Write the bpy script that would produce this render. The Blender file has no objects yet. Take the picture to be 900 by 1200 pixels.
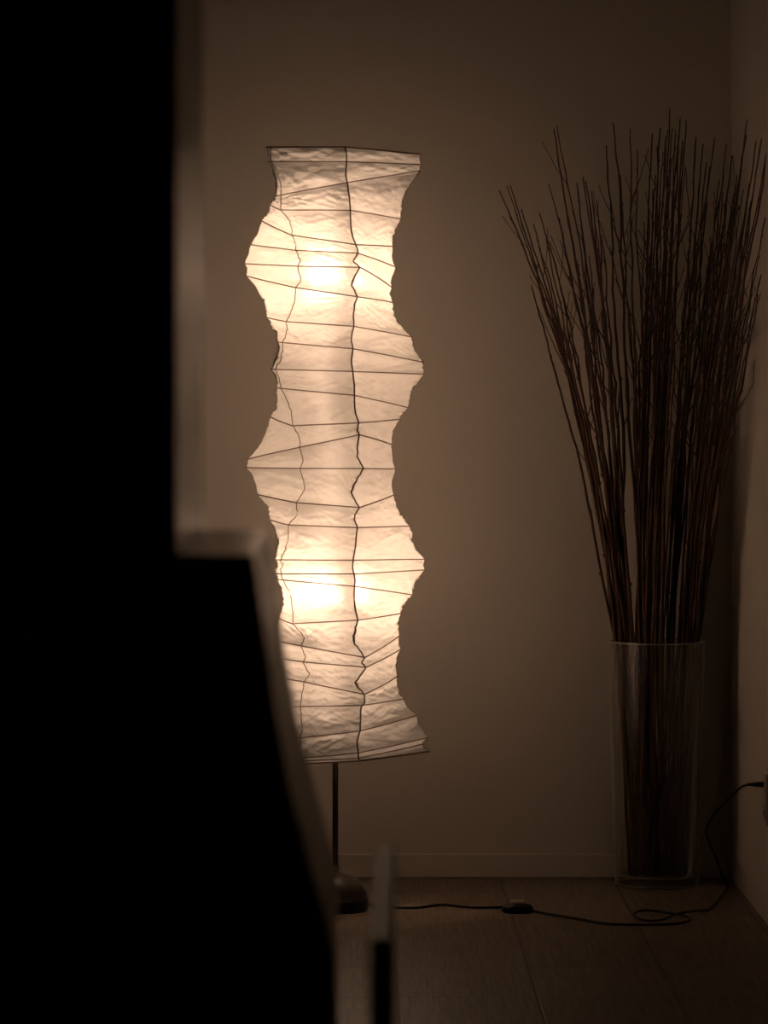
import bpy, bmesh, math, random
import numpy as np
from mathutils import Vector, noise

C = bpy.context.scene.collection
F, CX, CY, H = 4500.0, 410.0, 460.0, 1.3      # focal length (px of the 900x1200 frame), horizon point, eye height


def at(px, py, Z):
    return Vector(((px - CX) * Z / F, Z, H - (py - CY) * Z / F))


# ------------------------------------------------------------------ materials
def mat(name, col, rough=0.6, spec=0.5, metal=0.0, bump=None, var=None, coat=0.0):
    m = bpy.data.materials.new(name); m.use_nodes = True
    nt = m.node_tree; b = nt.nodes['Principled BSDF']
    b.inputs['Base Color'].default_value = (*col, 1)
    b.inputs['Roughness'].default_value = rough
    b.inputs['Specular IOR Level'].default_value = spec
    b.inputs['Metallic'].default_value = metal
    b.inputs['Coat Weight'].default_value = coat
    tc = nt.nodes.new('ShaderNodeTexCoord')
    if var:
        sc, amt = var
        n = nt.nodes.new('ShaderNodeTexNoise'); n.inputs['Scale'].default_value = sc; n.inputs['Detail'].default_value = 5
        nt.links.new(tc.outputs['Object'], n.inputs['Vector'])
        r = nt.nodes.new('ShaderNodeValToRGB')
        r.color_ramp.elements[0].position = 0.3; r.color_ramp.elements[1].position = 0.7
        r.color_ramp.elements[0].color = (*[c * (1 - amt) for c in col], 1)
        r.color_ramp.elements[1].color = (*[min(1, c * (1 + amt)) for c in col], 1)
        nt.links.new(n.outputs['Fac'], r.inputs['Fac']); nt.links.new(r.outputs['Color'], b.inputs['Base Color'])
    if bump:
        sc, st, dist = bump
        n = nt.nodes.new('ShaderNodeTexNoise'); n.inputs['Scale'].default_value = sc; n.inputs['Detail'].default_value = 4
        nt.links.new(tc.outputs['Object'], n.inputs['Vector'])
        bp = nt.nodes.new('ShaderNodeBump'); bp.inputs['Strength'].default_value = st; bp.inputs['Distance'].default_value = dist
        nt.links.new(n.outputs['Fac'], bp.inputs['Height']); nt.links.new(bp.outputs['Normal'], b.inputs['Normal'])
    return m


M_wall = mat('wall_paint', (0.76, 0.70, 0.63), 0.85, 0.2, bump=(60, 0.25, 0.001), var=(1.3, 0.03))
M_base = mat('baseboard_paint', (0.78, 0.71, 0.64), 0.4, 0.5)
M_ceil = mat('ceiling_paint', (0.6, 0.57, 0.52), 0.9, 0.2, var=(2, 0.03))
M_black = mat('black_lacquer', (0.004, 0.0035, 0.003), 0.20, 0.38, bump=(9, 0.05, 0.002))
M_board = mat('black_board_paint', (0.004, 0.0035, 0.003), 0.34, 0.16)
M_iron = mat('cast_iron', (0.07, 0.052, 0.038), 0.36, 0.5, bump=(140, 0.3, 0.001), var=(30, 0.3))
M_pole = mat('pole_metal', (0.09, 0.07, 0.055), 0.35, 0.5, metal=0.6)
M_cord = mat('black_rubber', (0.006, 0.005, 0.005), 0.45, 0.5)
M_switch = mat('switch_plastic', (0.012, 0.010, 0.010), 0.35, 0.5)
M_button = mat('button_plastic', (0.6, 0.55, 0.5), 0.4, 0.5)
M_outlet = mat('outlet_plastic', (0.62, 0.58, 0.52), 0.35, 0.5)
M_metal = mat('plug_metal', (0.6, 0.55, 0.45), 0.25, 0.5, metal=1.0)

def fibre(name, col):
    m = bpy.data.materials.new(name); m.use_nodes = True
    nt = m.node_tree; N = nt.nodes; L = nt.links; N.remove(N['Principled BSDF'])
    n = N.new('ShaderNodeTexNoise'); n.inputs['Scale'].default_value = 45
    tc = N.new('ShaderNodeTexCoord'); L.new(tc.outputs['Object'], n.inputs['Vector'])
    r = N.new('ShaderNodeValToRGB'); r.color_ramp.elements[0].color = (*[c * 0.7 for c in col], 1); r.color_ramp.elements[1].color = (*[min(1, c * 1.2) for c in col], 1)
    L.new(n.outputs['Fac'], r.inputs['Fac'])
    d = N.new('ShaderNodeBsdfDiffuse'); t = N.new('ShaderNodeBsdfTranslucent'); mx = N.new('ShaderNodeMixShader'); mx.inputs[0].default_value = 0.6
    L.new(r.outputs['Color'], d.inputs['Color']); L.new(r.outputs['Color'], t.inputs['Color'])
    L.new(d.outputs[0], mx.inputs[1]); L.new(t.outputs[0], mx.inputs[2]); L.new(mx.outputs[0], N['Material Output'].inputs['Surface'])
    return m
M_rib = fibre('bamboo_rib', (0.40, 0.29, 0.20))
M_thread = fibre('cotton_thread', (0.42, 0.29, 0.19))
M_socket = mat('socket_ceramic', (0.55, 0.5, 0.45), 0.5, 0.4)
M_branch = mat('branch_bark', (0.085, 0.034, 0.022), 0.42, 0.5, bump=(160, 0.35, 0.001), var=(25, 0.45))
M_branch2 = mat('branch_bark_pale', (0.14, 0.070, 0.040), 0.5, 0.45, bump=(160, 0.35, 0.001), var=(25, 0.4))


def floor_mat():
    m = bpy.data.materials.new('floor_tiles'); m.use_nodes = True
    nt = m.node_tree; N = nt.nodes; L = nt.links; b = N['Principled BSDF']
    tc = N.new('ShaderNodeTexCoord'); sx = N.new('ShaderNodeSeparateXYZ'); L.new(tc.outputs['Object'], sx.inputs[0])

    def math_(op, a, b_=None, c=None):
        n = N.new('ShaderNodeMath'); n.operation = op
        for i, v in enumerate((a, b_, c)):
            if v is None: continue
            if isinstance(v, (int, float)): n.inputs[i].default_value = v
            else: L.new(v, n.inputs[i])
        return n.outputs[0]
    WX, WY = 0.30, 0.43
    u = math_('DIVIDE', math_('SUBTRACT', sx.outputs[0], 0.703), WX)
    v = math_('DIVIDE', math_('SUBTRACT', sx.outputs[1], 9.112), WY)

    def seam(w, size):                       # distance to the nearest seam in metres
        fr = math_('FRACT', math_('ADD', w, 1000.0))
        d = math_('MINIMUM', fr, math_('SUBTRACT', 1.0, fr))
        return math_('MULTIPLY', d, size)
    d = math_('MINIMUM', seam(u, WX), seam(v, WY))
    mr = N.new('ShaderNodeMapRange'); mr.interpolation_type = 'SMOOTHSTEP'
    mr.inputs['From Min'].default_value = 0.0008; mr.inputs['From Max'].default_value = 0.004
    L.new(d, mr.inputs['Value'])
    seamf = mr.outputs[0]
    fu = math_('FLOOR', u); fv = math_('FLOOR', v)
    cb = N.new('ShaderNodeCombineXYZ'); L.new(fu, cb.inputs[0]); L.new(fv, cb.inputs[1])
    wn = N.new('ShaderNodeTexWhiteNoise'); L.new(cb.outputs[0], wn.inputs['Vector'])
    # ribbed pile running along each tile
    cs = N.new('ShaderNodeCombineXYZ')
    L.new(math_('MULTIPLY', sx.outputs[0], 150.0), cs.inputs[0])
    L.new(math_('MULTIPLY', sx.outputs[1], 5.0), cs.inputs[1])
    L.new(math_('MULTIPLY', wn.outputs['Value'], 30.0), cs.inputs[2])
    ns = N.new('ShaderNodeTexNoise'); ns.inputs['Scale'].default_value = 1.0; ns.inputs['Detail'].default_value = 3
    L.new(cs.outputs[0], ns.inputs['Vector'])
    nf = N.new('ShaderNodeTexNoise'); nf.inputs['Scale'].default_value = 90; nf.inputs['Detail'].default_value = 4
    L.new(tc.outputs['Object'], nf.inputs['Vector'])
    k = math_('ADD', math_('MULTIPLY', ns.outputs['Fac'], 0.65), math_('MULTIPLY', nf.outputs['Fac'], 0.35))
    k = math_('ADD', k, math_('MULTIPLY', math_('SUBTRACT', wn.outputs['Value'], 0.5), 0.10))
    r = N.new('ShaderNodeValToRGB')
    r.color_ramp.elements[0].position = 0.33; r.color_ramp.elements[0].color = (0.115, 0.082, 0.058, 1)
    r.color_ramp.elements[1].position = 0.68; r.color_ramp.elements[1].color = (0.320, 0.240, 0.178, 1)
    L.new(k, r.inputs['Fac'])
    mx = N.new('ShaderNodeMix'); mx.data_type = 'RGBA'
    mx.inputs['A'].default_value = (0.075, 0.052, 0.038, 1)
    L.new(seamf, mx.inputs['Factor']); L.new(r.outputs['Color'], mx.inputs['B'])
    L.new(mx.outputs['Result'], b.inputs['Base Color'])
    b.inputs['Roughness'].default_value = 0.42; b.inputs['Specular IOR Level'].default_value = 0.4
    hh = math_('ADD', math_('MULTIPLY', k, 0.6), math_('MULTIPLY', seamf, 0.6))
    bp = N.new('ShaderNodeBump'); bp.inputs['Strength'].default_value = 0.6; bp.inputs['Distance'].default_value = 0.002
    L.new(hh, bp.inputs['Height']); L.new(bp.outputs['Normal'], b.inputs['Normal'])
    return m


def paper_mat():
    m = bpy.data.materials.new('washi_paper'); m.use_nodes = True
    nt = m.node_tree; N = nt.nodes; L = nt.links
    N.remove(N['Principled BSDF']); out = N['Material Output']
    tc = N.new('ShaderNodeTexCoord')
    # fibres / slight thickness variation of the paper itself
    n1 = N.new('ShaderNodeTexNoise'); n1.inputs['Scale'].default_value = 34; n1.inputs['Detail'].default_value = 7
    n1.inputs['Roughness'].default_value = 0.65
    L.new(tc.outputs['Object'], n1.inputs['Vector'])
    r = N.new('ShaderNodeValToRGB')
    r.color_ramp.elements[0].position = 0.3; r.color_ramp.elements[0].color = (0.90, 0.885, 0.85, 1)
    r.color_ramp.elements[1].position = 0.7; r.color_ramp.elements[1].color = (0.985, 0.975, 0.95, 1)
    L.new(n1.outputs['Fac'], r.inputs['Fac'])
    # crumpled facets, longer across than up, slanting different ways
    prev = None; hts = []
    for sc, rot, zs, wt in ((8, 0.40, 4.2, 1.0), (9, -0.45, 4.4, 0.9), (19, 0.15, 3.4, 0.36), (26, -0.3, 3.2, 0.16)):
        wn = N.new('ShaderNodeTexNoise'); wn.inputs['Scale'].default_value = sc * 0.5
        L.new(tc.outputs['Object'], wn.inputs['Vector'])
        va = N.new('ShaderNodeVectorMath'); va.operation = 'MULTIPLY_ADD'
        va.inputs[1].default_value = (0.06, 0.06, 0.06); L.new(wn.outputs['Color'], va.inputs[0]); L.new(tc.outputs['Object'], va.inputs[2])
        mp = N.new('ShaderNodeMapping'); mp.inputs['Rotation'].default_value = (0, rot, 0); mp.inputs['Scale'].default_value = (1, 1, zs)
        L.new(va.outputs[0], mp.inputs['Vector'])
        vo = N.new('ShaderNodeTexVoronoi'); vo.feature = 'F1'; vo.inputs['Scale'].default_value = sc
        L.new(mp.outputs[0], vo.inputs['Vector'])
        ml = N.new('ShaderNodeMath'); ml.operation = 'MULTIPLY'; ml.inputs[1].default_value = wt
        L.new(vo.outputs['Distance'], ml.inputs[0]); hts.append(ml.outputs[0])
    while len(hts) > 1:
        ad = N.new('ShaderNodeMath'); ad.operation = 'ADD'; L.new(hts[0], ad.inputs[0]); L.new(hts[1], ad.inputs[1]); hts = hts[2:] + [ad.outputs[0]]
    bp = N.new('ShaderNodeBump'); bp.inputs['Strength'].default_value = 0.32; bp.inputs['Distance'].default_value = 0.022
    L.new(hts[0], bp.inputs['Height'])
    d = N.new('ShaderNodeBsdfDiffuse'); t = N.new('ShaderNodeBsdfTranslucent')
    for q in (d, t):
        L.new(r.outputs['Color'], q.inputs['Color']); L.new(bp.outputs['Normal'], q.inputs['Normal'])
    mx = N.new('ShaderNodeMixShader'); mx.inputs[0].default_value = 0.45
    L.new(d.outputs[0], mx.inputs[1]); L.new(t.outputs[0], mx.inputs[2])
    # a little of the light goes through almost straight: the bulb glows through the paper
    rf = N.new('ShaderNodeBsdfRefraction'); rf.inputs['IOR'].default_value = 1.45; rf.inputs['Roughness'].default_value = 0.68
    rf.inputs['Color'].default_value = (0.95, 0.95, 0.95, 1)
    m2 = N.new('ShaderNodeMixShader'); m2.inputs[0].default_value = 0.06
    L.new(mx.outputs[0], m2.inputs[1]); L.new(rf.outputs[0], m2.inputs[2]); L.new(m2.outputs[0], out.inputs['Surface'])
    return m


def glass_mat():
    m = bpy.data.materials.new('clear_glass'); m.use_nodes = True
    nt = m.node_tree; N = nt.nodes; L = nt.links
    N.remove(N['Principled BSDF']); out = N['Material Output']
    tr = N.new('ShaderNodeBsdfTransparent'); tr.inputs['Color'].default_value = (0.955, 0.95, 0.93, 1)
    gl = N.new('ShaderNodeBsdfGlossy'); gl.inputs['Roughness'].default_value = 0.3
    gl.inputs['Color'].default_value = (0.95, 0.95, 0.93, 1)
    lw = N.new('ShaderNodeLayerWeight'); lw.inputs['Blend'].default_value = 0.5
    pw = N.new('ShaderNodeMath'); pw.operation = 'POWER'; pw.inputs[1].default_value = 2.6; L.new(lw.outputs['Facing'], pw.inputs[0])
    fr = N.new('ShaderNodeMath'); fr.operation = 'MULTIPLY_ADD'; fr.inputs[1].default_value = 0.88; fr.inputs[2].default_value = 0.06; L.new(pw.outputs[0], fr.inputs[0])
    mx = N.new('ShaderNodeMixShader')
    L.new(fr.outputs[0], mx.inputs[0]); L.new(tr.outputs[0], mx.inputs[1]); L.new(gl.outputs[0], mx.inputs[2])
    L.new(mx.outputs[0], out.inputs['Surface'])
    return m


def bulb_or_fill_mat(strength):
    m = bpy.data.materials.new('warm_bulb_or_fill'); m.use_nodes = True
    nt = m.node_tree; N = nt.nodes; N.remove(N['Principled BSDF'])
    e = N.new('ShaderNodeEmission'); e.inputs['Color'].default_value = (1.0, 0.66, 0.45, 1); e.inputs['Strength'].default_value = strength
    nt.links.new(e.outputs[0], N['Material Output'].inputs['Surface'])
    return m


M_floor, M_paper, M_glass = floor_mat(), paper_mat(), glass_mat()
M_bulb = bulb_or_fill_mat(57)
M_fill_glow = bulb_or_fill_mat(8.4)  # dim emission for the added fill tube, not for a bulb


# ------------------------------------------------------------------ helpers
def obj(name, bm, m, parent=None, smooth=False):
    me = bpy.data.meshes.new(name); bm.to_mesh(me); bm.free()
    me.materials.append(m)
    if smooth:
        for p in me.polygons: p.use_smooth = True
    o = bpy.data.objects.new(name, me); C.objects.link(o)
    if parent: o.parent = parent; o.matrix_parent_inverse = parent.matrix_basis.inverted()
    return o


def empty(name, loc):
    o = bpy.data.objects.new(name, None); C.objects.link(o); o.location = loc
    bpy.context.view_layer.update()
    return o


def tag(o, label=None, cat=None, group=None, kind=None):
    for k, v in (('label', label), ('category', cat), ('group', group), ('kind', kind)):
        if v: o[k] = v
    return o


def box(bm, lo, hi, bevel=0.0, seg=2):
    vs = [bm.verts.new((x, y, z)) for x in (lo[0], hi[0]) for y in (lo[1], hi[1]) for z in (lo[2], hi[2])]
    fs = [bm.faces.new([vs[i] for i in q]) for q in ((0, 1, 3, 2), (4, 6, 7, 5), (0, 4, 5, 1), (2, 3, 7, 6), (0, 2, 6, 4), (1, 5, 7, 3))]
    if bevel:
        es = {e for f in fs for e in f.edges}
        bmesh.ops.bevel(bm, geom=list(es), offset=bevel, segments=seg, affect='EDGES', profile=0.5)


def lathe(bm, prof, c, n=48, closed=False):
    rings = []
    for r, z in prof:
        if r < 1e-6: rings.append([bm.verts.new((c[0], c[1], c[2] + z))])
        else: rings.append([bm.verts.new((c[0] + r * math.cos(2 * math.pi * i / n), c[1] + r * math.sin(2 * math.pi * i / n), c[2] + z)) for i in range(n)])
    pairs = list(zip(rings, rings[1:])) + ([(rings[-1], rings[0])] if closed else [])
    for a, b in pairs:
        for i in range(n):
            j = (i + 1) % n
            if len(a) == 1 and len(b) == 1: continue
            if len(a) == 1: bm.faces.new((a[0], b[j], b[i]))
            elif len(b) == 1: bm.faces.new((a[i], a[j], b[0]))
            else: bm.faces.new((a[i], a[j], b[j], b[i]))
    bmesh.ops.recalc_face_normals(bm, faces=bm.faces[:])


def tube(bm, pts, rad, n=8, cyc=False):
    """round tube along pts; rad is a number or one per point"""
    pts = [Vector(p) for p in pts]; m = len(pts)
    rad = [rad] * m if isinstance(rad, (int, float)) else rad
    rings = []; up = None
    for i, p in enumerate(pts):
        a = pts[(i - 1) % m] if (i or cyc) else p
        b = pts[(i + 1) % m] if (i < m - 1 or cyc) else p
        d = (b - a).normalized()
        if up is None:
            up = Vector((0, 0, 1)) if abs(d.z) < 0.9 else Vector((1, 0, 0))
        s = d.cross(up)
        s = s.normalized() if s.length > 1e-6 else Vector((1, 0, 0)); up = s.cross(d).normalized()
        rings.append([bm.verts.new(p + rad[i] * (math.cos(2 * math.pi * k / n) * s + math.sin(2 * math.pi * k / n) * up)) for k in range(n)])
    for i in range(m if cyc else m - 1):
        A, B = rings[i], rings[(i + 1) % m]
        for k in range(n):
            bm.faces.new((A[k], A[(k + 1) % n], B[(k + 1) % n], B[k]))
    if not cyc:
        bm.faces.new(list(reversed(rings[0]))); bm.faces.new(rings[-1])


def smooth_path(pts, per=6):
    """Catmull-Rom through pts"""
    P = [Vector(p) for p in pts]; P = [2 * P[0] - P[1]] + P + [2 * P[-1] - P[-2]]
    out = []
    for i in range(1, len(P) - 2):
        for k in range(per):
            t = k / per; a, b, c, d = P[i - 1:i + 3]
            out.append(0.5 * (2 * b + (c - a) * t + (2 * a - 5 * b + 4 * c - d) * t * t + (3 * b - a - 3 * c + d) * t ** 3))
    out.append(P[-2])
    return out


# ------------------------------------------------------------------ the room
XR, YB = 1.023, 10.30
def slab(name, lo, hi, m, kind='structure'):
    bm = bmesh.new(); box(bm, lo, hi); o = obj(name, bm, m); o['kind'] = kind; return o
slab('floor', (-2.6, 0.0, -0.1), (XR + 0.1, YB + 0.1, 0.0), M_floor)
slab('wall_back', (-2.6, YB, 0.0), (XR + 0.1, YB + 0.1, 2.7), M_wall)
slab('wall_right', (XR, 3.0, 0.0), (XR + 0.1, YB, 2.7), M_wall)

def baseboard(name, lo, hi):
    bm = bmesh.new(); box(bm, lo, hi, 0.0025, 2); o = obj(name, bm, M_base); o['kind'] = 'structure'
baseboard('baseboard_back', (-2.6, YB - 0.010, 0.0), (XR, YB, 0.063))
baseboard('baseboard_right', (XR - 0.004, 3.0, 0.0), (XR, YB - 0.010, 0.063))

# ------------------------------------------------------------------ paper floor lamp
ZC = 9.645
LX = (393 - CX) * ZC / F
lamp = empty('floor_lamp', (LX, ZC, 0))
tag(lamp, 'tall glowing crinkled paper column floor lamp on a dark domed base', 'lamp')

bm = bmesh.new()
prof = [(0.0, 0.0), (0.080, 0.0), (0.081, 0.003), (0.081, 0.033), (0.079, 0.036)]
for i in range(1, 13):
    a = math.pi / 2 * i / 12
    prof.append((0.079 * math.cos(a) if i < 12 else 0.009, 0.036 + 0.060 * math.sin(a)))
prof += [(0.009, 0.112), (0.0, 0.112)]
lathe(bm, prof, (LX, ZC, 0), 64)
base = obj('base', bm, M_iron, lamp, True)
bm = bmesh.new(); lathe(bm, [(0.0805, 0.004), (0.0830, 0.006), (0.0830, 0.030), (0.0805, 0.032)], (LX, ZC, 0), 64, True)
obj('base_ring', bm, M_cord, base, True)
bm = bmesh.new(); lathe(bm, [(0.0, 0.10), (0.0072, 0.10), (0.0072, 0.40), (0.004, 0.405), (0.0, 0.405)], (LX, ZC, 0), 20)
obj('pole', bm, M_pole, lamp, True)

RINGS = [  # left, front-left crease, front crease, right  (one bamboo ring each)
    ((312.5, 172.5), (316, 172.4), (404.4, 172.2), (491.4, 180.8)),
    ((314.4, 189.4), (318, 189.4), (406, 189.4), (492.3, 192.8)),
    ((324, 229.6), (329, 228.8), (407, 214), (491.7, 199.7)),
    ((317, 240), (329, 246), (410.5, 246.4), (469, 256.7)),
    ((306, 258), (342, 275.5), (417, 286.7), (459.7, 288.6)),
    ((294.4, 286.7), (346.4, 293.3), (419.4, 296.7), (463.6, 313.3)),
    ((287.2, 309), (348.6, 312), (422, 313.3), (459, 337)),
    ((289, 323.3), (346.4, 337), (419, 347.8), (459.7, 354.4)),
    ((313, 372), (335.3, 376.8), (414.7, 382.5), (482, 395)),
    ((326.4, 401), (331, 401.4), (413.6, 408.6), (495.6, 424.7)),
    ((318.3, 432.8), (323, 432.9), (413.3, 435.3), (496.4, 438.6)),
    ((324.4, 454.4), (329, 455), (415.3, 463.3), (477.8, 477.8)),
    ((316.7, 488.3), (342.8, 498.9), (420.6, 495.6), (468.6, 491.4)),
    ((290, 538.3), (350.6, 524.4), (421.4, 509.4), (459, 521)),
    ((288.3, 548), (351.4, 549), (426, 549), (463, 549.7)),
    ((302.4, 579.4), (347.2, 589), (421.1, 594.7), (461, 580)),
    ((316.7, 609), (338, 615), (418.9, 618.3), (479.7, 616.4)),
    ((322.8, 656), (329, 656), (413.9, 656.4), (497, 655.3)),
    ((323.3, 672.5), (329, 672.5), (415, 672.5), (497.2, 667.8)),
    ((325.6, 679), (332, 679.6), (415.3, 687), (483, 697.2)),
    ((327, 724.5), (342.8, 731), (419.4, 726.7), (469.4, 718.9)),
    ((312, 748), (352.8, 756.7), (427.5, 770.6), (468, 745)),
    ((314, 769), (354.7, 775.6), (428.9, 782), (469, 760.8)),
    ((318, 792), (356, 799), (427, 813.9), (465, 792.8)),
    ((322, 829), (352, 828), (424, 826.7), (473.3, 819)),
    ((312, 868), (352, 865), (422, 856.7), (488.6, 838)),
    ((292, 889), (350, 888.8), (420, 882.4), (501.4, 864.4)),
    ((291, 893), (350, 892), (420, 888.6), (495, 872)),
    ((290, 897), (350, 895.3), (421, 891.7), (502.8, 880.6)),
]

def ring3d(r):
    L, A, B, R = r
    fa = min(1.0, (A[0] - L[0]) / 50.0)
    P = [at(*L, ZC), at(*A, ZC - 0.125 * fa), at(*B, ZC - 0.160), at(*R, ZC + 0.0)]
    s = P[0] + P[3]
    b1 = s - P[1]; b2 = s - P[2]
    b1 = Vector((b1.x, ZC + 0.03 + 0.11 * fa, s.z / 2 + (s.z / 2 - P[1].z) * 0.6))
    b2 = Vector((b2.x, ZC + 0.155, s.z / 2 + (s.z / 2 - P[2].z) * 0.6))
    return P + [b1, b2]                     # L A B R back_right back_left

R3 = [ring3d(r) for r in RINGS]
SUB = [12, 32, 26, 12, 12, 12]
NC = sum(SUB)

def ring_samples(P):
    out = []
    c = sum(P, Vector()) / 6
    for k in range(6):
        a, b = P[k], P[(k + 1) % 6]
        for i in range(SUB[k]):
            t = i / SUB[k]
            p = a.lerp(b, t)
            o = (p - c); o.z = 0
            p = p + o.normalized() * 0.0035 * math.sin(math.pi * t) * min(1, (b - a).length / 0.1)
            out.append(p)
    return out

random.seed(5)
rings = [ring_samples(P) for P in R3]
corner_col = [0]
for s in SUB: corner_col.append(corner_col[-1] + s)
ZIG = {5: -5, 6: -5, 8: -1.5, 12: -1.5, 13: -4, 14: -8, 15: -3.5, 20: -7, 21: -3, 22: -8, 23: 2.5, 26: 0, 27: 0}
def tri(x): return abs((x % 1.0) * 2 - 1)

rows = []; row_ring = []
fans = []
for b in range(len(rings) - 1):
    fans.append([[random.uniform(0, 9), random.uniform(2.2, 4.2), random.uniform(0.4, 1.3)] for _ in range(12)])
# straight creases pressed into each paper band, many of them running out of a rib's corner
CREASES = []
for b in range(len(rings) - 1):
    top, bot = R3[b], R3[b + 1]; cs = []
    hm = sum(top[k].z - bot[k].z for k in range(4)) / 4
    for _ in range(int(5 + hm * 466 / 2.8)):
        rr, sg = (top, -1) if random.random() < 0.5 else (bot, 1)
        if random.random() < 0.65:
            q = rr[random.choice((0, 1, 1, 2, 2, 2, 3, 3))].copy()
        else:
            k = random.choice((0, 1, 1, 2)); q = rr[k].lerp(rr[k + 1], random.random())
        q.z += sg * random.uniform(0, 0.3) * hm
        an = random.uniform(0.06, 0.75); dx = random.choice((-1, 1)) * math.cos(an); dz = sg * math.sin(an)
        cs.append((q.x, q.z, dx, dz, random.uniform(0.04, 0.19), random.choice((-1, -1, 1)) * random.uniform(0.0012, 0.0042), random.uniform(0.004, 0.010)))
    CREASES.append(cs)
for b in range(len(rings) - 1):
    r0, r1 = rings[b], rings[b + 1]
    hmean = sum((r0[i] - r1[i]).length for i in range(NC)) / NC
    n = max(3, int(hmean * 466 / 1.9))
    for j in range(n):
        t = j / n
        row = []
        for i in range(NC):
            p0, p1 = r0[i], r1[i]; h = (p0 - p1).length
            p = p0.lerp(p1, t)
            nb = (i + 1) % NC; pb = (i - 1) % NC
            tang = (r0[nb] - r0[pb]).lerp(r1[nb] - r1[pb], t)
            nrm = Vector((-tang.y, tang.x, 0)).normalized()
            c = sum(R3[b], Vector()) / 6
            if nrm.dot(Vector((p.x - c.x, p.y - c.y, 0))) < 0: nrm = -nrm
            mask = math.sin(math.pi * t)
            d = -0.10 * h * mask                                   # paper sags in between the ribs
            mk = min(1.0, mask * 1.8) * min(1.0, h / 0.03)
            # creases fanning out of the crease points on both ribs
            for k in range(6):
                for e, (rr, tt) in enumerate(((R3[b], t), (R3[b + 1], 1 - t))):
                    q = rr[k]; v = p - q; dist = v.length
                    if dist > 0.16 or dist < 1e-4: continue
                    ph, fr, am = fans[b][k * 2 + e]
                    th = math.atan2(abs(v.z), math.hypot(v.x, v.y)) if True else 0
                    side = 0 if (i - corner_col[k]) % NC < NC / 2 else 3.7
                    th += 0.22 * noise.noise(Vector((p.x * 9, p.z * 9, b + k * 3.1)))
                    w = tri(th * fr * 2.0 + ph + side) - 0.5
                    d += mk * am * 0.0068 * w * min(1, dist / 0.03) * math.exp(-(dist / 0.11) ** 2)
            if i <= corner_col[3] or i > NC - 4:
                for qx, qz, dx, dz, ln, am, wd in CREASES[b]:
                    ax = (p.x - qx) * dx + (p.z - qz) * dz
                    if ax < 0 or ax > ln: continue
                    ds = abs((p.x - qx) * dz - (p.z - qz) * dx)
                    w_ = wd * (0.35 + ax / ln)
                    if ds < w_: d += mk * am * (1 - ds / w_) * min(1, ax / 0.01) * min(1, (ln - ax) / (0.4 * ln))
            # loose folds
            sc = 16
            nn = noise.noise(Vector((p.x * sc, p.y * sc, p.z * sc * 2.4 + b * 7.3 + p.x * 12)))
            d += mk * 0.0024 * (0.32 - abs(nn) * 1.5)
            nn = noise.noise(Vector((p.x * 40 + 3, p.y * 40, p.z * 85 + b * 3.3 - p.x * 40)))
            d += mk * 0.0012 * (0.3 - abs(nn) * 1.6)
            p = p + nrm * d
            for k, sgn in ((2, 1.0), (1, -0.6), (4, 0.8), (5, -0.8)):
                dc = min((i - corner_col[k]) % NC, (corner_col[k] - i) % NC)
                if dc < 10:
                    p.x += sgn * ZIG.get(b, -1.0 if b % 2 else 1.0) / 466 * (1.25 * min(t / 0.6, (1 - t) / 0.4) + 0.25 * noise.noise(Vector((p.z * 150, k, 0)))) * (1 - dc / 10) ** 1.5 * (1 if 0 < t < 1 else 0)
            p.z += mk * 0.004 * noise.noise(Vector((p.x * 13, p.y * 13, b * 5.0)))
            row.append(p)
        rows.append(row); row_ring.append(b if j == 0 else -1)
rows.append(rings[-1]); row_ring.append(len(rings) - 1)
bm = bmesh.new()
V = [[bm.verts.new(p) for p in row] for row in rows]
for a, b in zip(V, V[1:]):
    for i in range(NC):
        j = (i + 1) % NC
        bm.faces.new((a[i], b[i], b[j], a[j]))
bmesh.ops.recalc_face_normals(bm, faces=bm.faces[:])
shade = obj('lamp_shade', bm, M_paper, lamp, True)

for b, r in enumerate(rings):                # the bamboo ribs
    c = sum(r, Vector()) / len(r)
    bm = bmesh.new()
    pts = [p + Vector((p.x - c.x, p.y - c.y, 0)).normalized() * 0.0012 for p in r]
    tube(bm, pts, 0.00155 if b not in (0, 28) else 0.0021, 6, True)
    obj('rib', bm, M_rib, shade, True)

def column_path(k):
    out = []
    for row in rows:
        p = row[corner_col[k]]; out.append(p.copy())
    return out
for k, rad, amp in ((2, 0.0020, 0.006), (1, 0.0012, 0.004), (3, 0.0010, 0.0), (4, 0.0012, 0.004), (5, 0.0016, 0.004), (0, 0.0010, 0.0)):
    pts = column_path(k)
    bm = bmesh.new()
    tube(bm, [p + Vector((0, -0.0015 if k in (1, 2) else 0.0015, 0)) for p in pts], rad, 6)
    obj('seam_cord', bm, M_thread, shade, True)

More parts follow.
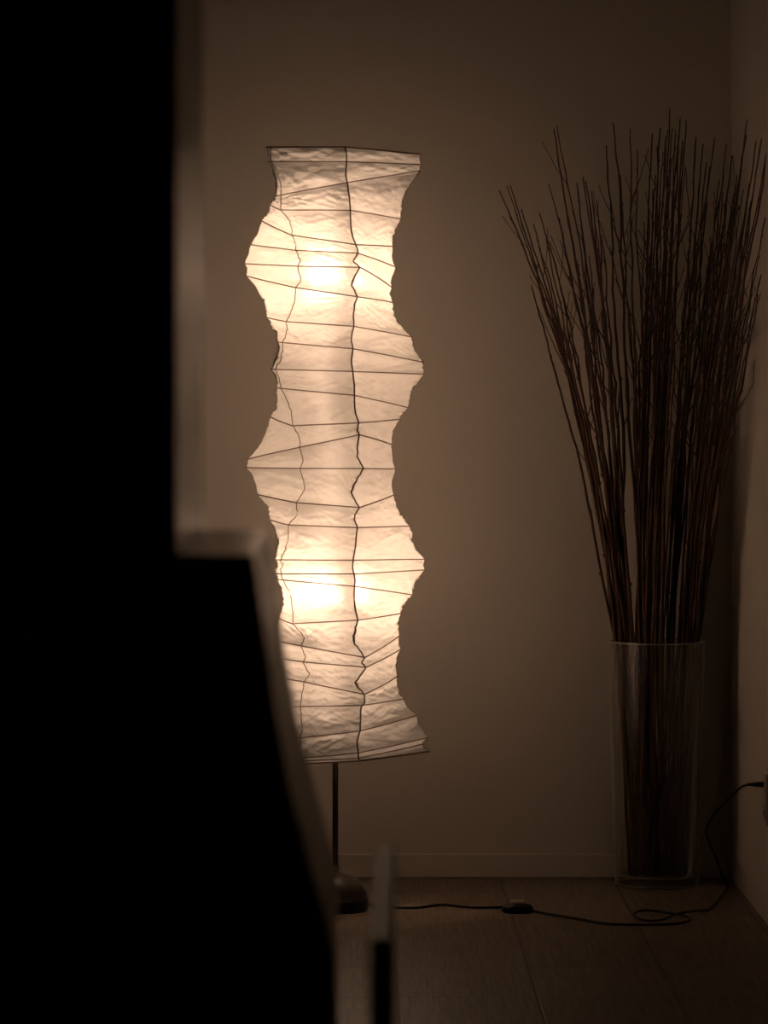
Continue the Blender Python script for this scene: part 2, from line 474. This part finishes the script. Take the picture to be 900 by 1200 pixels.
for px, py, dx in ((384, 322, 0), (393, 690, 0)):
    c = at(px, py, ZC + 0.055)
    bm = bmesh.new(); bmesh.ops.create_uvsphere(bm, u_segments=24, v_segments=16, radius=0.034)
    for v in bm.verts:
        if v.co.z < 0: v.co.z *= 1.25; f = 1 - 0.35 * (v.co.z / -0.03); v.co.x *= f; v.co.y *= f
        v.co += c
    bl = obj('bulb', bm, M_bulb, lamp, True)
    bm = bmesh.new()
    lathe(bm, [(0.0, -0.075), (0.012, -0.075), (0.014, -0.070), (0.014, -0.032), (0.010, -0.028), (0.0, -0.028)], c, 24)
    tube(bm, [c + Vector((0, 0, -0.066)), Vector((LX, ZC + 0.115, c.z - 0.066))], 0.004, 8)
    obj('socket', bm, M_socket, bl, True)
bm = bmesh.new(); tube(bm, [Vector((LX, ZC, 0.395)), Vector((LX, ZC + 0.09, 0.405)), Vector((LX, ZC + 0.115, 0.43)), Vector((LX, ZC + 0.115, 1.2)), Vector((LX, ZC + 0.115, 1.87)), Vector((LX, ZC + 0.06, 1.89)), Vector((LX, ZC, 1.896))], 0.005, 10)
obj('inner_rod', bm, M_pole, lamp, True)
bm = bmesh.new(); tube(bm, [Vector((LX, ZC + 0.080, z)) for z in (0.445, 0.46, 1.83, 1.845)], [0.008, 0.012, 0.012, 0.008], 16)
tb = obj('fill_glow_tube', bm, M_fill_glow, lamp, True)  # unseen emitter added to brighten the paper evenly between the bulbs
for z in (0.442, 1.848):
    bm = bmesh.new(); tube(bm, [Vector((LX, ZC + 0.066, z)), Vector((LX, ZC + 0.115, z))], 0.006, 10); obj('fill_tube_holder', bm, M_socket, tb, True)  # end mounts made up for the added fill tube
# wire arms that hold the top and bottom rib to the pole
bm = bmesh.new()
for k in (0, 1, 2, 3, 4, 5): tube(bm, [R3[0][k], Vector((LX, ZC, 1.895))], 0.0015, 6)
obj('shade_holder', bm, M_pole, lamp, True)
bm = bmesh.new()
for k in (0, 2, 3, 5): tube(bm, [R3[-1][k], Vector((LX, ZC, R3[-1][0].z + 0.01))], 0.0015, 6)
obj('shade_holder', bm, M_pole, lamp, True)

# power cord, foot switch, plug
def fl(px, py, h=0.0035):                    # a point lying on the floor
    return at(px, py, (H - h) * F / (py - CY))
cp1 = [(432.5, 1058.5), (440, 1060), (462, 1063.5), (490, 1063.5), (517, 1060), (540, 1062), (562, 1063.5), (592, 1063)]
cp2 = [(621, 1066), (640, 1070.5), (660, 1073.5), (680, 1077), (713, 1082.5), (750, 1083.5), (780, 1083), (800, 1081.2), (809, 1077.5), (803, 1073.5),
       (785, 1070), (763, 1066.8), (748, 1067.8), (743, 1072), (752, 1077.8), (773, 1078.5), (793, 1074.5), (812, 1071), (830, 1066), (841, 1056), (849, 1045)]
pts1 = [fl(*p) for p in cp1]; pts1[0] = Vector((LX + 0.080, ZC - 0.02, 0.020)); pts1[1] = Vector((LX + 0.105, ZC - 0.025, 0.010))
pts2 = [fl(*p) for p in cp2]
for i in (16, 17): pts2[i].z += 0.007
air = [((853, 1038), 10.02), ((847, 1028), 10.0), ((841, 1010), 9.94), ((833, 992), 9.88), ((827.5, 975), 9.82), ((831, 963), 9.76), ((843, 947), 9.66), ((858, 932), 9.55),
       ((866, 924), 9.48), ((872, 920.5), 9.42), ((879, 919.3), 9.385)]
pts2 = pts2 + [at(*p, z) for p, z in air]
for p in pts2: p.z = max(p.z, 0.0035)
bm = bmesh.new()
tube(bm, smooth_path(pts1), 0.0033, 8); tube(bm, smooth_path(pts2), 0.0033, 8)
cord = obj('power_cord', bm, M_cord, lamp, True); cord['label'] = 'black power cord looping over the floor to the wall'
sw = Vector(((606.5 - CX) * 9.60 / F, 9.60, 0))
bm = bmesh.new()
lathe(bm, [(0.0, 0.0), (0.036, 0.0), (0.040, 0.004), (0.040, 0.012), (0.034, 0.020), (0.022, 0.0235), (0.0, 0.0235)], (0, 0, 0), 40)
for v in bm.verts: v.co = Vector((v.co.x, v.co.y * 0.72, v.co.z)) + sw
swo = obj('foot_switch', bm, M_switch, cord, True)
bm = bmesh.new(); lathe(bm, [(0.0, 0.020), (0.0195, 0.020), (0.020, 0.022), (0.020, 0.0285), (0.017, 0.0305), (0.0, 0.031)], (0, 0, 0), 32)
for v in bm.verts: v.co = Vector((v.co.x, v.co.y * 0.8, v.co.z)) + sw
bb = obj('switch_button', bm, M_button, cord, True); bb['label'] = 'pale grey push button'
PZ = H - (919.3 - CY) * 9.38 / F
bm = bmesh.new()
tube(bm, [(0.972, 9.385, PZ), (0.984, 9.381, PZ), (0.990, 9.380, PZ), (1.010, 9.38, PZ)], [0.0036, 0.0044, 0.0060, 0.0070], 12)
pl = obj('plug', bm, M_cord, cord, True)
bm = bmesh.new()
tube(bm, [Vector((LX + 0.079, ZC - 0.02, 0.020)), Vector((LX + 0.096, ZC - 0.023, 0.0195))], 0.0048, 12)
cg = obj('cord_grommet', bm, M_metal, base, True); cg['label'] = 'small bright metal cord grommet'

# wall outlet
ow = empty('wall_outlet', (XR, 9.38, 0.306))
tag(ow, 'pale wall socket plate low on the right wall with the black plug in it', 'wall outlet')
bm = bmesh.new(); box(bm, (XR - 0.011, 9.343, 0.246), (XR, 9.420, 0.372), 0.0025, 3); obj('cover_plate', bm, M_outlet, ow)
for zc in (PZ, 0.273):
    bm = bmesh.new(); box(bm, (XR - 0.0125, 9.362, zc - 0.017), (XR - 0.0105, 9.398, zc + 0.017), 0.0008, 2)
    ins = obj('socket_insert', bm, M_outlet, ow)
    bm = bmesh.new()
    for dy in (-0.006, 0.006): box(bm, (XR - 0.0130, 9.38 + dy - 0.001, zc - 0.005), (XR - 0.0124, 9.38 + dy + 0.001, zc + 0.005))
    obj('slots', bm, M_cord, ins)

# ------------------------------------------------------------------ glass vase and branches
VX, VY = 0.811, 10.148
HV = 0.6425
bm = bmesh.new()
prof = [(0.0, 0.0), (0.100, 0.0), (0.108, 0.003), (0.1117, 0.010), (0.1125, 0.03), (0.1270, HV - 0.004), (0.1262, HV), (0.1225, HV), (0.1215, HV - 0.004),
        (0.1075, 0.034), (0.103, 0.027), (0.090, 0.024), (0.0, 0.023)]
lathe(bm, prof, (VX, VY, 0), 72)
vase = obj('glass_vase', bm, M_glass, None, True)
tag(vase, 'tall clear glass cylinder vase on the floor in the corner, holding branches', 'vase')

M_glassrim = glass_mat(); M_glassrim.name = 'polished_glass_edge'
for nd in M_glassrim.node_tree.nodes:
    if nd.type == 'MATH' and nd.operation == 'MULTIPLY_ADD': nd.inputs[2].default_value = 0.30
for nm, R_, z_, r_ in (('rim', 0.1247, HV, 0.0023), ('base_edge', 0.1105, 0.0045, 0.0022), ('base_edge', 0.1045, 0.027, 0.0016)):
    bm = bmesh.new(); tube(bm, [(VX + R_ * math.cos(a * math.pi / 48), VY + R_ * math.sin(a * math.pi / 48), z_) for a in range(96)], r_, 8, True)
    obj(nm, bm, M_glassrim, vase, True)

random.seed(21)
B = []   # (tip px, tip py, mouth px, region, fork list)
def add(tx, ty, mx, reg, power=1.5, rb=None, label=None, tz=None): B.append((tx, ty, mx, reg, power, rb, label, tz))
LFT, MID, RGT, WAL = 0, 1, 2, 3
add(585, 223, 716, LFT, 1.75, 0.0040, 'outermost dark branch on the left, its kinked tip bending farthest left')
add(594, 218, 719, LFT, 1.6)
add(597.5, 217, 722, LFT, 1.55)
add(622.5, 334, 717, LFT, 1.18, 0.0036, 'short straight lone branch leaning left, lowest of the left tips')
add(632, 249, 724, LFT, 1.6); add(643, 216, 722, LFT, 1.9)
add(649, 151, 728, LFT, 1.35, 0.0040, 'taller left branch of a close pair ending high left of the bundle')
add(652.5, 148, 731, LFT, 1.4)
add(666, 258, 727, LFT, 1.3); add(683, 207, 732, LFT, 1.7); add(686, 212, 734, LFT, 1.6); add(676, 214, 729, LFT, 1.1)
add(710.5, 170, 738, LFT, 0.9, 0.0046, 'thick upright branch with a bare blunt tip left of the middle clump')
add(700, 235, 735, LFT, 1.2); add(697, 262, 737, LFT, 1.3); add(690, 300, 733, LFT, 1.2); add(655, 255, 725, LFT, 1.45); add(640, 280, 721, LFT, 1.4)
add(625, 262, 720, LFT, 1.5); add(672, 290, 730, LFT, 1.3); add(611, 245, 718, LFT, 1.55)
add(705, 275, 741, LFT, 1.0); add(662, 232, 726, LFT, 1.5); add(648, 300, 727, LFT, 1.35); add(632, 290, 723, LFT, 1.4); add(681, 262, 735, LFT, 1.35); add(693, 224, 739, LFT, 1.4)
add(718.5, 143.5, 748, MID, 1.5, 0.0042, 'tall branch with its tip leaning left, just left of the middle clump')
add(738.5, 151, 751, MID, 1.3); add(747, 176, 752, MID, 1.0); add(727, 205, 747, MID, 1.4); add(716, 237, 760, MID, 2.2)
add(764.5, 156, 747, MID, 1.5); add(774, 150, 752, MID, 1.5)
add(785, 126.5, 762, MID, 1.1, 0.0044, 'tallest branch of all, rising straight above the middle clump')
for (x, y) in ((797, 139), (804, 141), (788, 150), (792, 152), (780, 160), (783, 152), (795, 158), (800, 165), (777, 178), (770, 172), (791, 196), (803, 198), (786, 185), (797, 210),
               (768, 205), (781, 230), (773, 250), (760, 240), (789, 240), (755, 260), (793, 262), (765, 222)):
    add(x, y, 745 + (x - 755) / 50 * 26 + random.uniform(-4, 4), MID, random.uniform(1.1, 1.6))
for (x, y) in ((815.7, 161), (823.8, 169), (837.7, 161), (851, 169), (843, 211), (832, 195), (828, 190), (820, 212), (838, 260), (829, 238), (847, 225), (855, 205), (812, 240), (850, 262),
               (823, 262), (842, 236), (833, 285)):
    add(x, y, 776 + (x - 812) / 45 * 30 + random.uniform(-5, 7), RGT, random.uniform(1.2, 1.6))
for (x, y) in ((875.5, 140), (874.7, 158), (886, 165), (892.5, 162), (898, 180), (899, 190), (864, 205), (868, 196), (861, 222), (871, 222), (866, 240), (878, 215), (858, 236), (873, 250),
               (880, 236), (862, 262), (869, 275), (858, 182), (876, 270)):
    add(x, y, 796 + (x - 855) / 45 * 26 + random.uniform(-6, 5), WAL, random.uniform(1.25, 1.6))
add(892, 322, 824, WAL, 1.3, 0.0032); add(897, 255, 826, WAL, 1.6); add(890, 300, 826, WAL, 1.5); add(888, 345, 827, WAL, 1.2)
NLAB = {LFT: ('thin dark brown branch in the left part of the bundle fanning out toward the lamp', 'branches fanning left out of the vase'),
        MID: ('thin dark brown branch in the dense upright clump at the middle of the vase', 'branches in the middle clump'),
        RGT: ('thin dark brown branch right of the middle clump, its tip before the room corner', 'branches right of the middle clump'),
        WAL: ('thin dark brown branch leaning right, its tip in front of the right wall', 'branches leaning right in front of the right wall')}

def wob(seed, t, f, amp):
    return amp * noise.noise(Vector((seed * 13.7, t * f, 0.5)))

for bi, (tx, ty, mx, reg, pw, rb, label, tz) in enumerate(B):
    s = random.uniform(0, 100)
    # tip distance: what stands before the right wall has to be nearer
    zmax = min(10.24, (XR - 0.015) * F / (tx - CX)) if tx > 700 else 10.24
    zt = random.uniform(max(zmax - 0.45, 9.42), zmax)
    # where it passes the rim
    mr = 0.112
    mX = (mx - CX) * VY / F - VX
    mX = max(-mr, min(mr, mX))
    lim = math.sqrt(max(0.0, mr * mr - mX * mX))
    mY = random.uniform(-lim, lim) if reg != WAL else random.uniform(-lim, -lim * 0.1)
    mouth = Vector((VX + mX, VY + mY, HV + 0.005))
    # where it stands on the glass bottom
    a, rr = random.uniform(0, 2 * math.pi), 0.082 * math.sqrt(random.random())
    bx = (0.55 * mX + random.uniform(-0.028, 0.028)) if random.random() < 0.72 else random.uniform(-0.078, 0.078); by = 0.9 * rr * math.sin(a)
    if math.hypot(bx, by) > 0.082:
        k = 0.082 / math.hypot(bx, by); bx *= k; by *= k
    foot = Vector((VX + bx, VY + by, 0.0285))
    tip = at(tx, ty, zt)
    rb = rb or random.uniform(0.0025, 0.0037); rt = random.uniform(0.0011, 0.0016)
    pts, rad = [], []
    n1, n2 = 7, 44
    Lh = tip.z - mouth.z
    for i in range(n1):
        t = i / n1; p = foot.lerp(mouth, t)
        p.x += wob(s, t, 3, 0.008) * math.sin(math.pi * t); p.y += wob(s + 9, t, 3, 0.006) * math.sin(math.pi * t)
        pts.append(p); rad.append(rb * (1.05 - 0.1 * t))
    for i in range(n2 + 1):
        t = i / n2
        f = t ** pw * 0.85 + t * 0.15
        p = Vector((mouth.x + (tip.x - mouth.x) * f, mouth.y + (tip.y - mouth.y) * (0.5 * f + 0.5 * t), mouth.z + Lh * t))
        e = math.sin(math.pi * min(1, t)) ** 0.6 if 0 < t < 1 else 0
        k = 0.12 + 1.0 * t * t
        p.x += (wob(s, t, 4, 0.012) + wob(s + 3, t, 17, 0.010) * k + wob(s + 7, t, 41, 0.0045) * k) * e
        p.y += wob(s + 5, t, 6, 0.016) * e
        p.y = min(p.y, YB - 0.014); p.x = min(p.x, XR - 0.008)
        pts.append(p); rad.append(rb * (1 - t) ** 0.8 * 0.95 + rt if t < 1 else rt)
    rad = [min(r, rb) for r in rad]
    # node swellings
    for i in range(4, len(rad) - 1):
        if random.random() < 0.16: rad[i] *= 1.28
    bm = bmesh.new()
    tube(bm, pts, rad, 7)
    nt = random.choice((0, 1, 2, 2, 3, 3))
    if label and 'lone' in label: nt = 0
    for q in range(nt):                       # side twigs
        i = random.randint(n1 + 18, n1 + n2 - 5)
        p0 = pts[i]; d = (pts[i + 1] - pts[i - 1]).normalized()
        side = random.choice((-1, 1)) if bi else 1
        ln = random.uniform(0.05, 0.20)
        ln = min(ln, (tip.z - p0.z) * 0.75)
        o = Vector((side * random.uniform(0.3, 0.75), random.uniform(-0.35, 0.1), 0))
        tw = []
        for j in range(6):
            t = j / 5
            w = p0 + d * ln * t + o * ln * (t ** 0.8) * 0.6 + Vector((wob(s + q + 2, t, 6, 0.006), 0, 0)) * t
            w.y = min(w.y, YB - 0.012); w.x = min(w.x, XR - 0.006)
            tw.append(w)
        tube(bm, tw, [max(0.0010, rad[i] * 0.62 * (1 - 0.6 * j / 5)) for j in range(6)], 6)
    for q in range(random.randint(2, 6)):     # buds
        i = random.randint(n1 + 2, n1 + n2 - 2); p0 = pts[i]; d = (pts[i + 1] - pts[i - 1]).normalized()
        o = Vector((random.choice((-1, 1)), random.uniform(-1, 0.3), 0)).normalized()
        w = [p0, p0 + o * rad[i] * 1.3 + d * 0.004, p0 + o * rad[i] * 1.9 + d * 0.011]
        tube(bm, w, [rad[i] * 0.7, rad[i] * 0.6, 0.0005], 5)
    br = obj('dry_branch', bm, M_branch if random.random() < 0.75 else M_branch2, None, True)
    if label: tag(br, label, 'branch', 'dry branches standing in the glass vase')
    else: tag(br, NLAB[reg][0], 'branch', NLAB[reg][1])

# ------------------------------------------------------------------ dark foreground furniture
ZF, ZB = 3.0, 3.54
def fp(px, py): q = at(px, py, ZF); return q.x, q.z
def prism(bm, poly, y0, y1, bev):
    n = len(poly)
    a = [bm.verts.new((x, y0, z)) for x, z in poly]; b = [bm.verts.new((x, y1, z)) for x, z in poly]
    fs = [bm.faces.new(a), bm.faces.new(list(reversed(b)))]
    for i in range(n): fs.append(bm.faces.new((a[i], b[i], b[(i + 1) % n], a[(i + 1) % n])))
    bmesh.ops.recalc_face_normals(bm, faces=fs)
    bmesh.ops.bevel(bm, geom=list({e for f in fs for e in f.edges}), offset=bev, segments=3, affect='EDGES', profile=0.5)
cab = empty('cabinet', (-0.45, 3.27, 0))
tag(cab, 'tall black lacquered cabinet with a ledge and flaring side, blurred in the left foreground', 'cabinet')
xr0, zl = fp(207, 649)
bm = bmesh.new(); box(bm, (-0.85, ZF, zl - 0.001), (xr0, ZB, 1.95), 0.003, 3)
obj('upper_body', bm, M_black, cab)
pr = [fp(297, 650), fp(310, 740), fp(322, 825), fp(339, 920), fp(361, 1003), fp(385, 1090), fp(393, 1122)]
poly = pr + [(pr[-1][0], 0.0), (-0.85, 0.0), (-0.85, pr[0][1])]
bm = bmesh.new(); prism(bm, poly, ZF, ZB, 0.003)
obj('lower_body', bm, M_black, cab)
# slim black board standing right of the cabinet
d0, d1 = at(446, 1100, 2.62), at(452, 985, 3.16)
w = 0.0080; zt = d0.z
bm = bmesh.new()
pl_ = []
vs0 = [bm.verts.new((d0.x - w, d0.y, z)) for z in (0.0, zt)] + [bm.verts.new((d0.x + w, d0.y, z)) for z in (zt, 0.0)]
vs1 = [bm.verts.new((d1.x - w, d1.y, z)) for z in (0.0, zt)] + [bm.verts.new((d1.x + w, d1.y, z)) for z in (zt, 0.0)]
fs = [bm.faces.new(vs0), bm.faces.new(list(reversed(vs1)))]
for i in range(4): fs.append(bm.faces.new((vs0[i], vs1[i], vs1[(i + 1) % 4], vs0[(i + 1) % 4])))
bmesh.ops.recalc_face_normals(bm, faces=fs)
bmesh.ops.bevel(bm, geom=list({e for f in fs for e in f.edges}), offset=0.002, segments=3, affect='EDGES', profile=0.5)
dv = obj('upright_board', bm, M_board)
tag(dv, 'slim black upright board with a glossy top edge, blurred at the bottom centre', 'board')

# ------------------------------------------------------------------ camera, world, view
cam = bpy.data.cameras.new('camera'); co = bpy.data.objects.new('camera', cam); C.objects.link(co)
co.location = (0, 0, H); co.rotation_euler = (math.radians(90), 0, 0)
cam.sensor_fit = 'HORIZONTAL'; cam.sensor_width = 24.0; cam.lens = F * 24.0 / 900.0
cam.shift_x = (450 - CX) / 900.0; cam.shift_y = -(600 - CY) / 900.0
cam.clip_start = 0.05; cam.clip_end = 60
cam.dof.use_dof = True; cam.dof.focus_distance = 9.55; cam.dof.aperture_fstop = 7.0
bpy.context.scene.camera = co
w = bpy.data.worlds.new('world'); bpy.context.scene.world = w; w.use_nodes = True
w.node_tree.nodes['Background'].inputs[0].default_value = (0.9, 0.6, 0.45, 1)
w.node_tree.nodes['Background'].inputs[1].default_value = 0.0008
sc = bpy.context.scene
sc.view_settings.view_transform = 'Standard'; sc.view_settings.look = 'None'
sc.view_settings.exposure = 0.12; sc.view_settings.gamma = 1.0; sc.view_settings.use_curve_mapping = False
sc.cycles.max_bounces = 12; sc.cycles.diffuse_bounces = 6; sc.cycles.transmission_bounces = 8; sc.cycles.transparent_max_bounces = 24
sc.cycles.use_denoising = True; sc.cycles.sample_clamp_indirect = 4.0
sc.cycles.caustics_reflective = False; sc.cycles.caustics_refractive = False
